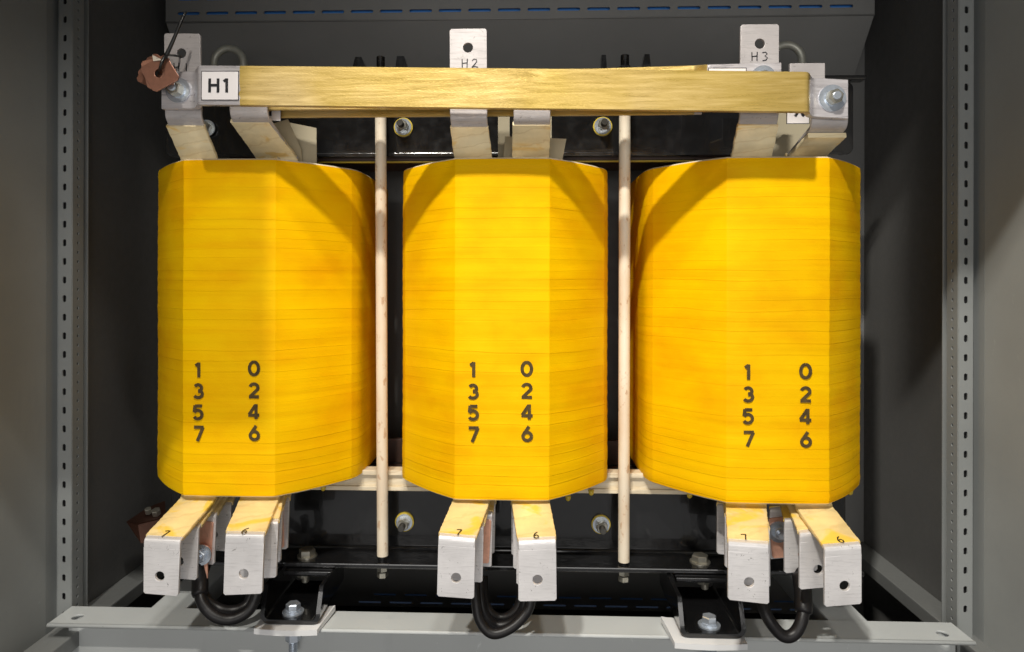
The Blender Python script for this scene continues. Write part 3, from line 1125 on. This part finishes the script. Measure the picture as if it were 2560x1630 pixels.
for ui, u in enumerate(LOW):
    # front one, from pixels
    tl, trr, ty = u['t']
    bl, br, byl, byr = u['b']
    el, er, eyl, eyr = u['e']
    Yf, Yc = DEPTH[0], 1.022
    bar = [(tl + 3, ty - 20, trr - 3, ty - 20, Yc), (tl + 3, ty, trr - 3, ty, Yc - .003), (bl, byl, br, byr, Yf), (el, eyl, er, eyr, Yf)]
    q = .93
    wr = [(tl, ty - 20, trr, ty - 20, Yc), (tl, ty, trr, ty, Yc - .003),
          (tl + (bl - tl) * q, ty + (byl - ty) * q - 2, trr + (br - trr) * q, ty + (byr - ty) * q - 2, Yf + .009)]
    L_, R_ = P(bl, byl, Yf), P(br, byr, Yf)
    T1, T2 = P(tl, ty, Yc), P(trr, ty, Yc)
    up = ((T1 + T2) / 2 - (L_ + R_) / 2).normalized()
    nrm = (R_ - L_).cross(up).normalized()
    if nrm.z < 0:
        nrm = -nrm
    # mark sits on the sloping face
    c0 = (L_ + R_) / 2
    # intersect the view ray with the sloping plane
    d = P(u['m'][0], u['m'][1], 1.0)
    kk = (c0 + nrm * .0019).dot(nrm) / d.dot(nrm)
    pm = frame(d * kk, (R_ - L_), up)
    gl = glyph(u['ch'], .0098)
    gl = [[(x, y * 1.5) for x, y in s_] for s_ in gl]
    lead(bar, wr, label=u['lab'], end=P(u['h'][0], u['h'][1], Yf), mark=(gl, .0018, pm), wmat=M_WRAPY)
    # rear ones: same bar, further back
    EL, ER = P(el, eyl, Yf), P(er, eyr, Yf)
    Hc = P(u['h'][0], u['h'][1], Yf)
    for k in (1, 2, 3):
        dx = u['back'][k - 1]
        off = Vector((dx, DEPTH[k] - Yf, -.001 * k))
        toff = Vector((dx * .4, .030 * k, 0))
        st = [(T1 + toff + Vector((.002, 0, .012)), T2 + toff + Vector((-.002, 0, .012))), (T1 + toff + Vector((.002, 0, -.002 * k)), T2 + toff + Vector((-.002, 0, -.002 * k))),
              (L_ + off, R_ + off), (EL + off, ER + off)]
        mb = MB()
        (la, ra), (lb, rb) = st[-2], st[-1]
        dd = lb - la
        cut = .012 / dd.length
        lc, rc = la + dd * cut, ra + (rb - ra) * cut
        strip(mb, fillet(st[:-1] + [(lc, rc)], .012), .005)
        fm = frame(lb, (ra - la), -dd)
        inv = fm.inverted()
        pp = [inv @ p for p in (lb, rb, rc, lc)]
        hc = inv @ (Hc + off)
        r_ = .0025
        ol = [(pp[0].x + r_, pp[0].y), (pp[1].x - r_, pp[1].y), (pp[1].x, pp[1].y + r_), (pp[2].x, pp[2].y), (pp[3].x, pp[3].y), (pp[0].x, pp[0].y + r_)]
        ezz = fm.to_3x3() @ Vector((0, 0, 1))
        o_ = -.0025 if ezz.y < 0 else .0025
        mb.plate([ol, circ(hc.x, hc.y, .0066)], .005, fm @ Matrix.Translation((0, 0, o_)), 0, .0006)
        o = finish_smooth(T(mb, 'terminal_bar', M_ALU))
        wm = MB()
        q2 = .9
        strip(wm, fillet([(st[0][0], st[0][1]), (st[1][0], st[1][1]), (st[1][0].lerp(st[2][0], q2), st[1][1].lerp(st[2][1], q2))], .012), .005, .0011, 0, .0004, random, 2)
        finish_smooth(T(wm, 'tape_wrap', M_WRAPY, o), 50)
        rear_plates[(ui, k)] = (o, Hc + off, EL + off, ER + off, L_ + off)
        o['label'] = ['second', 'third', 'rearmost'][k - 1] + ' terminal behind the ' + u['lab'][6:]


# ---------------------------------------------------------------- frame: clamps, core, rods, bolts, feet
YCL = 1.165
xa, xb = P(405, 300, 1.15).x, P(2142, 300, 1.15).x
uc = MB()
zb_, zt_ = P(1300, 390, YCL).z, P(2100, 205, YCL).z
uc.plate([rrect(xa, zb_, xb, zt_, .012, 5)], .006, frame((0, YCL, 0)), 0, .001)
uc.box((xa - .004, YCL - .02, zt_ - .001), (xb + .014, YCL + .003, zt_ + .006), 0, .002)
uc.box((xa + .02, YCL - .012, zb_ - .002), (xb - .02, YCL - .003, zb_ + .004), 0, .001)
T(uc, 'upper_clamp', M_BLACK)
lcm = MB()
zl0 = -.463
lcm.box((xa + .01, YCL, zl0), (xb - .01, YCL + .006, P(1300, 1195, YCL).z), 0, .001)
lcm.box((xa + .01, 1.10, zl0 - .008), (xb - .01, YCL + .006, zl0), 0, .002)
lcm.tube([(xa + .01, YCL - .0005, zl0 + .0005), (xb - .01, YCL - .0005, zl0 + .0005)], .005, 12)
T(lcm, 'lower_clamp', M_BLACK)
# core: three legs and two yokes
core = MB()
for cx in CXS:
    core.box((cx - .075, 1.17, ZC0 - .03), (cx + .075, 1.31, ZC1 + .03))
core.box((CXS[0] - .13, 1.18, ZC1 + .03), (CXS[2] + .13, 1.30, ZC1 + .15))
core.box((CXS[0] - .13, 1.18, ZC0 - .15), (CXS[2] + .13, 1.30, ZC0 - .03))
T(core, 'core', M_BROWN)
# yellow edge strip above coils and cream support bar below
MB_ = MB().box((xa + .05, 1.19, P(1300, 405, 1.19).z), (xb - .05, 1.2, P(1300, 398, 1.19).z), 0, .001)
T(MB_, 'edge_strip', M_YWASH)
sb = MB()
za, zb2 = P(1300, 1228, 1.135).z, P(1300, 1180, 1.135).z
x0, x1 = P(770, 1200, 1.135).x, P(1790, 1200, 1.135).x
x0, x1 = x0 - .10, x1 + .10
sb.box((x0, 1.137, za), (x1, 1.160, zb2), 0, .001)
sb.box((x0, 1.131, za - .001), (x1, 1.137, za + .006), 0, .001)
sb.box((x0, 1.131, zb2 - .007), (x1, 1.137, zb2 + .001), 0, .001)
T(sb, 'support_bar', M_CREAM)
sb = MB().box((x0 + .02, 1.30, P(1300, 1160, 1.3).z), (x1 - .02, 1.31, P(1300, 1100, 1.3).z), 0, .001)
T(sb, 'rear_support_bar', M_BROWN)

YR_ = 1.118
for (xt, xbm), lab in (((951.5, 956.5), 'left cream rod between the left and middle coils'), ((1562, 1559.5), 'right cream rod between the middle and right coils')):
    p0, p1 = P(xbm, 1388 if xbm < 1000 else 1403, YR_), P(xt, 262, YR_)
    mb = MB().cyl(p0, p1, .0093, 28)
    rd = T(mb, 'tie_rod', M_ROD)
    rd['label'] = lab
    nb = MB().cyl(p0 - Vector((0, 0, .013)), p0, .0078, 20, 0)
    T(nb, 'rod_collar', M_BLACK, rd)
    zz = zl0 - .008
    nb = MB().cyl((p0.x, YR_, zz - .0015), (p0.x, YR_, zz), .013, 24, 0)
    nb.hexn((p0.x, YR_, zz - .0015), (p0.x, YR_, zz - .011), .0092)
    nb.hexn((p0.x, YR_, zz - .012), (p0.x, YR_, zz - .021), .0092, 0, .6)
    T(nb, 'lock_nut', M_STEEL, rd)
    # threaded top with nut and two lifting-lug wings on the upper flange
    yt = 142 if xt < 1000 else 138
    ptop = P(xt, yt, YR_)
    nb = MB().thread((p1.x, YR_, p1.z), (p1.x, YR_, ptop.z), .0072)
    nb.hexn((p1.x, YR_, zt_ + .006), (p1.x, YR_, zt_ + .014), .013)
    T(nb, 'threaded_top', M_BLACK, rd)
for x0, x1, x2, x3, yt in ((880, 888, 903, 916, 142), (988, 992, 1010, 1020, 140), (1503, 1504, 1515, 1517, 137), (1604, 1612, 1624, 1628, 135)):
    a = [P(x0, 172, 1.15), P(x3, 172, 1.15), P(x2, yt, 1.15), P(x1, yt, 1.15)]
    bk = [p + Vector((0, .02, 0)) for p in a]
    T(MB().add(a + bk, [(0, 1, 2, 3), (7, 6, 5, 4), (0, 4, 5, 1), (1, 5, 6, 2), (2, 6, 7, 3), (3, 7, 4, 0)]), 'clamp_lug', M_BLACK)

# clamp bolts through the plates
for x, y, wash, lab in ((1009, 319, True, 'upper clamp bolt by the left rod'), (1506, 317, True, 'upper clamp bolt by the right rod'), (521, 322, False, 'upper clamp bolt behind the H1 bar'),
                        (1012, 1303, True, 'lower clamp bolt by the left rod'), (1502, 1309, True, 'lower clamp bolt by the right rod')):
    up_ = y < 700
    Yw = YCL - .003 if up_ else YCL
    p = P(x, y, Yw)
    d = Vector((0, -1, 0))
    mb = MB()
    if wash:
        mb.cyl(p, p + d * .004, .0162, 36, 1)
    mb.cyl(p + d * .004, p + d * .0065, .0142, 32, 3)
    mb.hexn(p + d * .0065, p + d * .0165, .0102, 0, .2)
    mb.hexn(p + d * .0168, p + d * .0225, .0098, 0, .5)
    mb.thread(p + d * .0225, p + d * .037, .0056, 2)
    o = finish_smooth(T(mb, 'clamp_bolt', [M_STEEL, M_YWASH, M_STUD, M_ZINC]), 30)
    o['label'] = lab

# lifting eyes
for x, y, Y, lab in ((572, 158, 1.24, 'lifting eye behind the H1 end'), (1966, 150, 1.24, 'lifting eye behind the H3 bar')):
    c = P(x, y, Y)
    R = .0275
    mb = MB().tube([c + Vector((math.cos(a) * R, 0, math.sin(a) * R)) for a in [2 * math.pi * i / 40 for i in range(40)]], .0068, 14, 0, True)
    mb.cyl(c - Vector((0, 0, R + .004)), c - Vector((0, 0, R + .035)), .009, 18)
    T(mb, 'lifting_eye', M_EYE)['label'] = lab

# feet
FEET = [((650, 800), (733, 1522), (768, 1388), (728, 748), 'left'), ((1700, 1865), (1773, 1548), (1750, 1408), (0, 0), 'right')]
for (xl, xr), ab, fb, _u1, side in FEET:
    Yfr = 1.024 if side == 'left' else 1.008
    zb0 = ZRAIL + .0105
    a, b_ = P(xl, 1555, Yfr).x, P(xr, 1555, Yfr).x
    hgt = zl0 - .010 - zb0
    th = .0065
    # U shaped section extruded along Y
    ro, ri = .014, .008
    outl = [(a, zb0 + hgt)] + [(a + ro - ro * math.cos(t), zb0 + ro - ro * math.sin(t)) for t in [math.pi / 2 * i / 6 for i in range(7)]] \
        + [(b_ - ro + ro * math.sin(t), zb0 + ro - ro * math.cos(t)) for t in [math.pi / 2 * i / 6 for i in range(7)]] + [(b_, zb0 + hgt), (b_ - th, zb0 + hgt)] \
        + [(b_ - th - ri + ri * math.cos(t), zb0 + th + ri - ri * math.sin(t)) for t in [math.pi / 2 * i / 6 for i in range(7)]] \
        + [(a + th + ri - ri * math.sin(t), zb0 + th + ri - ri * math.cos(t)) for t in [math.pi / 2 * i / 6 for i in range(7)]] + [(a + th, zb0 + hgt)]
    mb = MB()
    n = len(outl)
    # side walls are cut back at an angle towards the top
    def yfront(z):
        t = (z - zb0) / hgt
        return Yfr + .018 * max(0, t - .35) / .65
    fv = [Vector((x, yfront(z), z)) for x, z in outl]
    bv = [Vector((x, 1.16, z)) for x, z in outl]
    h2 = len(outl) // 2
    fs = [(i, (i + 1) % n, n + (i + 1) % n, n + i) for i in range(n)]
    mb.add(fv + bv, fs)
    mb.add(fv, [(k, k + 1, 30 - k, 31 - k) for k in range(15)])
    mb.box((a + .012, 1.088, zl0 - .017), (b_ - .002, 1.17, zl0 - .009), 0, .002)
    o = finish_smooth(T(mb, 'foot_bracket', M_BLACK), 35)
    o['label'] = side + ' black foot bracket bolted on the front rail'
    # anchor bolt through bracket, pad and rail
    z1 = zb0 + th
    pc = P(ab[0], ab[1], 1.064)
    c = Vector((P(ab[0], ab[1], Yfr + .024).x, Yfr + .024, z1))
    m2 = MB()
    m2.cyl(c, c + Vector((0, 0, .0022)), .0165, 32)
    m2.cyl(c + Vector((0, 0, .0022)), c + Vector((0, 0, .0052)), .0118, 28)
    m2.hexn(c + Vector((0, 0, .0052)), c + Vector((0, 0, .0150)), .0112, 0, .5)
    zu = ZRAIL - .0022
    cc = c.copy()
    cc.z = 0
    m2.cyl((c.x, c.y, z1), (c.x, c.y, zu - .01), .006, 16)
    m2.cyl(cc + Vector((0, 0, zu)), cc + Vector((0, 0, zu - .010)), .0125, 28)
    m2.hexn(cc + Vector((0, 0, zu - .010)), cc + Vector((0, 0, zu - .025)), .0116, 0, .4)
    m2.thread(cc + Vector((0, 0, zu - .025)), cc + Vector((0, 0, zu - .042)), .0068)
    o2 = finish_smooth(T(m2, 'anchor_bolt', M_ZINC, o), 30)
    # bolt through the clamp flange
    pf = P(fb[0], fb[1], 1.128)
    c = Vector((pf.x, 1.128, zl0))
    m3 = MB()
    m3.cyl(c, c + Vector((0, 0, .002)), .0165, 30)
    m3.hexn(c + Vector((0, 0, .002)), c + Vector((0, 0, .0125)), .0135, 0, .35)
    zz = zl0 - .017
    m3.hexn((c.x, 1.11, zz), (c.x, 1.11, zz - .010), .0105)
    m3.cyl((c.x + .003, 1.11, zz - .010), (c.x + .003, 1.11, zz - .018), .006, 16)
    o3 = finish_smooth(T(m3, 'flange_bolt', M_STEEL), 30)
    o3['label'] = 'hex bolt through the lower clamp above the ' + side + ' foot'
    # white pad: a thing of its own, lies on the rail
    pad = MB()
    ex0, ex1 = (a - .005, b_ - .001) if side == 'left' else (a - .010, b_ - .001)
    zp0, zp1 = ZRAIL + .0018, zb0 - .0004
    nx, ny = 14, 8
    top, bot = [], []
    for j in range(ny + 1):
        for i in range(nx + 1):
            u_, v_ = i / nx, j / ny
            x = ex0 + (ex1 - ex0) * u_
            if side == 'left':
                x += .009 * v_ * u_
            else:
                x -= .007 * v_ * (1 - u_)
            y = Yfr - .011 + .066 * v_ - .004 * math.sin(u_ * math.pi) * (1 - v_)
            curl = .004 * v_ * (u_ ** 5 if side == 'left' else (1 - u_) ** 5)
            sag = -.0015 * (1 - v_) ** 4
            top.append(Vector((x, y, zp1 + curl + sag)))
            bot.append(Vector((x, y, zp0 + curl + sag * (1 if v_ < .1 else 0))))
    vs = top + bot
    K = len(top)
    fs = []
    w = nx + 1
    for j in range(ny):
        for i in range(nx):
            q_ = j * w + i
            fs.append((q_, q_ + 1, q_ + w + 1, q_ + w))
            fs.append((K + q_, K + q_ + w, K + q_ + w + 1, K + q_ + 1))
    for i in range(nx):
        fs.append((i, K + i, K + i + 1, i + 1))
        q_ = ny * w + i
        fs.append((q_, q_ + 1, K + q_ + 1, K + q_))
    for j in range(ny):
        q_ = j * w
        fs.append((q_, q_ + w, K + q_ + w, K + q_))
        q_ = j * w + nx
        fs.append((q_, K + q_, K + q_ + w, q_ + w))
    pad.add(vs, fs)
    po = pad.build('rubber_pad', M_WHITE)
    tag(po, 'white rubber pad under the ' + side + ' black foot bracket', 'pad', 'white pads on the front rail')


# ================================================================== CABLES
def lug(parent, c, name='cable_lug'):
    pass


def cable(pts, r, label, group, sleeve=None, lug_at=None):
    path = smooth_path([P(*p) for p in pts], 8)
    r *= .94
    root = path[len(path) // 2].copy()
    o = thing('jumper_cable', label, 'cable', root, group)
    mb = MB().tube(path, r, 16)
    mb.build('cable_sheath', M_CABLE, o, o)
    for (i0, i1) in (sleeve or []):
        n_ = len(path)
        seg = path[int(i0 * n_):int(i1 * n_)]
        rad = [r * 1.42 if 0 < k < len(seg) - 1 else r * 1.25 for k in range(len(seg))]
        MB().tube(seg, r, 18, 0, False, rad).build('shrink_sleeve', M_CABLE, o, o)
    for (x, y, Y, sgn) in (lug_at or []):
        c = P(x, y, Y)
        m = MB()
        ol = circ(0, 0, .0145, 24)
        m.plate([ol, circ(0, 0, .005, 16)], .003, frame(c), 0, .0005)
        m.plate([rrect(-.009, -.038, .009, -.009, .002, 3)], .0032, frame(c), 0, .0005)
        m.build('cable_lug', M_COPPER, o, o)
        m = MB()
        d = Vector((0, -1, 0))
        m.cyl(c + d * .002, c + d * .0042, .0155, 30)
        m.hexn(c + d * .0042, c + d * .013, .0105, 0, .4)
        m.cyl(c + d * .013, c + d * .0165, .0055, 16)
        finish_smooth(m.build('lug_bolt', M_ZINC, o, o), 30)
    return o


GRP = 'black jumper cables looping under the terminals'
cable([(497, 1395, 1.012), (500, 1450, 1.005), (503, 1500, .99), (533, 1538, .985), (575, 1549, .99), (618, 1530, 1.0), (640, 1490, 1.01), (648, 1430, 1.02)], .0088,
      'lower of the two black cables looping under the left coil terminals', GRP, [(.05, .28)], [(505, 1385, 1.006, 1)])
cable([(520, 1395, 1.045), (505, 1450, 1.03), (512, 1490, 1.02), (545, 1520, 1.02), (585, 1526, 1.02), (618, 1510, 1.03), (633, 1470, 1.04), (640, 1420, 1.05)], .0082,
      'upper of the two black cables looping under the left coil terminals', GRP)
cable([(1188, 1440, 1.0), (1190, 1500, .985), (1200, 1552, .975), (1232, 1584, .97), (1280, 1568, .975), (1318, 1528, .985), (1328, 1490, .99), (1330, 1440, 1.0)], .0078,
      'lowest front black cable looping under the middle coil terminals', GRP)
cable([(1200, 1440, 1.03), (1203, 1500, 1.015), (1216, 1542, 1.01), (1244, 1564, 1.01), (1284, 1552, 1.01), (1310, 1515, 1.01), (1314, 1440, 1.02)], .0078,
      'second black cable from the front under the middle coil terminals', GRP)
cable([(1208, 1440, 1.05), (1212, 1500, 1.04), (1226, 1532, 1.035), (1252, 1545, 1.035), (1282, 1534, 1.035), (1302, 1500, 1.04), (1306, 1440, 1.05)], .0076,
      'rearmost black cable under the middle coil terminals', GRP)
cable([(1898, 1440, 1.01), (1902, 1490, 1.0), (1920, 1545, .985), (1955, 1588, .98), (1985, 1585, .98), (2006, 1545, .985), (2008, 1490, 1.0), (2002, 1440, 1.015), (1995, 1410, 1.03)], .0092,
      'thick black cable looping under the right coil terminals', GRP, [(.66, .90)])
# copper plates and bolts between the rear terminals (lap joints of the taps)
for key, side, lab in (((0, 2), 1, 'copper plate on the third terminal of the left outer column'), ((1, 3), 1, 'copper plate on the rear terminal of the left inner column'),
                       ((2, 2), 1, 'copper plate on the third terminal of the middle coil'), ((5, 3), -1, 'copper plate on the rear terminal of the right outer column')):
    o, hc, EL, ER, LL = rear_plates[key]
    w = (ER - EL)
    c = (EL + ER) / 2
    m = MB()
    ht = (LL.z - EL.z)
    m.plate([rrect(-w.length / 2 + .004, .005, w.length / 2 - .004, ht * .86, .003, 3)], .003, frame(Vector((c.x, EL.y - .002, EL.z)), w), 0, .0005)
    cp = T(m, 'copper_plate', M_COPPER, o)
    cp['label'] = lab
# zinc bolts fixing them
for key, x_off in (((5, 3), -.012),):
    o, hc, EL, ER, LL = rear_plates[key]
    c = Vector(((EL.x + ER.x) / 2 + x_off, EL.y - .0035, EL.z + .045))
    m = MB()
    d = Vector((0, -1, 0))
    m.cyl(c, c + d * .0025, .0165, 30)
    m.hexn(c + d * .0025, c + d * .012, .0108, 0, .5)
    m.cyl(c + d * .012, c + d * .018, .006, 16)
    finish_smooth(T(m, 'plate_bolt', M_ZINC, o), 30)

# ================================================================== COPPER PIECES ON A TIE
cpt = thing('copper_washer_bundle', 'bundle of brown copper pieces hung by a black tie at the H1 bar', 'copper pieces', P(398, 185, .93))


def sq(cx, cy, Y, r, ang, n=4, cut=.10, th=.003, hole=.0062, tilt=(0, 0), mat_=M_COPPERD, nm='copper_plate'):
    pts = []
    for k in range(n):
        a = math.radians(ang) + 2 * math.pi * k / n
        for s_ in (-cut, cut):
            pts.append((r * math.cos(a + s_), r * math.sin(a + s_)))
    ex = Vector((1, tilt[0], 0))
    ey = Vector((0, tilt[1], 1))
    MB().plate([pts, circ(0, 0, hole, 20)], th, frame(P(cx, cy, Y), ex, ey), 0, .0005).build(nm, mat_, cpt, cpt)


sq(393, 180, .951, .026, 96, tilt=(.1, .05))
sq(386, 184, .945, .026, 20, tilt=(-.05, .1))
sq(396, 182, .939, .0255, 58, tilt=(.08, -.1), mat_=M_COPPERM)
sq(400, 184, .932, .0262, 76, tilt=(.12, .06), hole=.0068)
mpl, nt_, b_p = mat('clear_film', (.5, .45, .38), .3)
m = MB()
q = [P(381, 137, .934), P(406, 150, .930), P(383, 153, .930)]
m.add(q + [p + Vector((0, .0005, 0)) for p in q], [(0, 1, 2), (5, 4, 3)])
m.build('film_scrap', mpl, cpt, cpt)
tie = MB()
tie.tube(smooth_path([P(400, 172, .926), P(403, 160, .922), P(409, 146, .925), P(415, 138, .93)], 5), .0021, 8)
tie.tube(smooth_path([P(400, 172, .926), P(397, 180, .932), P(400, 186, .945)], 4), .0014, 8)
tie.tube(smooth_path([P(415, 138, .93), P(430, 138, .955), P(445, 140, .968), P(452, 142, .985)], 5), .0016, 8)
tie.box(P(410, 144, .926), P(420, 135, .932), 0, .0006)
pa = smooth_path([P(416, 138, .928), P(430, 108, .925), P(446, 70, .925), P(462, 34, .93), P(466, 32, .935)], 6)
tie.tube(pa, .0016, 8, 0, False, [.0030 - .0018 * i / len(pa) for i in range(len(pa))])
tie.build('cable_tie', M_TIE, cpt, cpt)

# copper piece standing in the dark at the lower left
cl = thing('copper_earth_bar', 'copper earthing piece in the dark beside the left coil foot', 'copper bar', P(370, 1350, 1.2))
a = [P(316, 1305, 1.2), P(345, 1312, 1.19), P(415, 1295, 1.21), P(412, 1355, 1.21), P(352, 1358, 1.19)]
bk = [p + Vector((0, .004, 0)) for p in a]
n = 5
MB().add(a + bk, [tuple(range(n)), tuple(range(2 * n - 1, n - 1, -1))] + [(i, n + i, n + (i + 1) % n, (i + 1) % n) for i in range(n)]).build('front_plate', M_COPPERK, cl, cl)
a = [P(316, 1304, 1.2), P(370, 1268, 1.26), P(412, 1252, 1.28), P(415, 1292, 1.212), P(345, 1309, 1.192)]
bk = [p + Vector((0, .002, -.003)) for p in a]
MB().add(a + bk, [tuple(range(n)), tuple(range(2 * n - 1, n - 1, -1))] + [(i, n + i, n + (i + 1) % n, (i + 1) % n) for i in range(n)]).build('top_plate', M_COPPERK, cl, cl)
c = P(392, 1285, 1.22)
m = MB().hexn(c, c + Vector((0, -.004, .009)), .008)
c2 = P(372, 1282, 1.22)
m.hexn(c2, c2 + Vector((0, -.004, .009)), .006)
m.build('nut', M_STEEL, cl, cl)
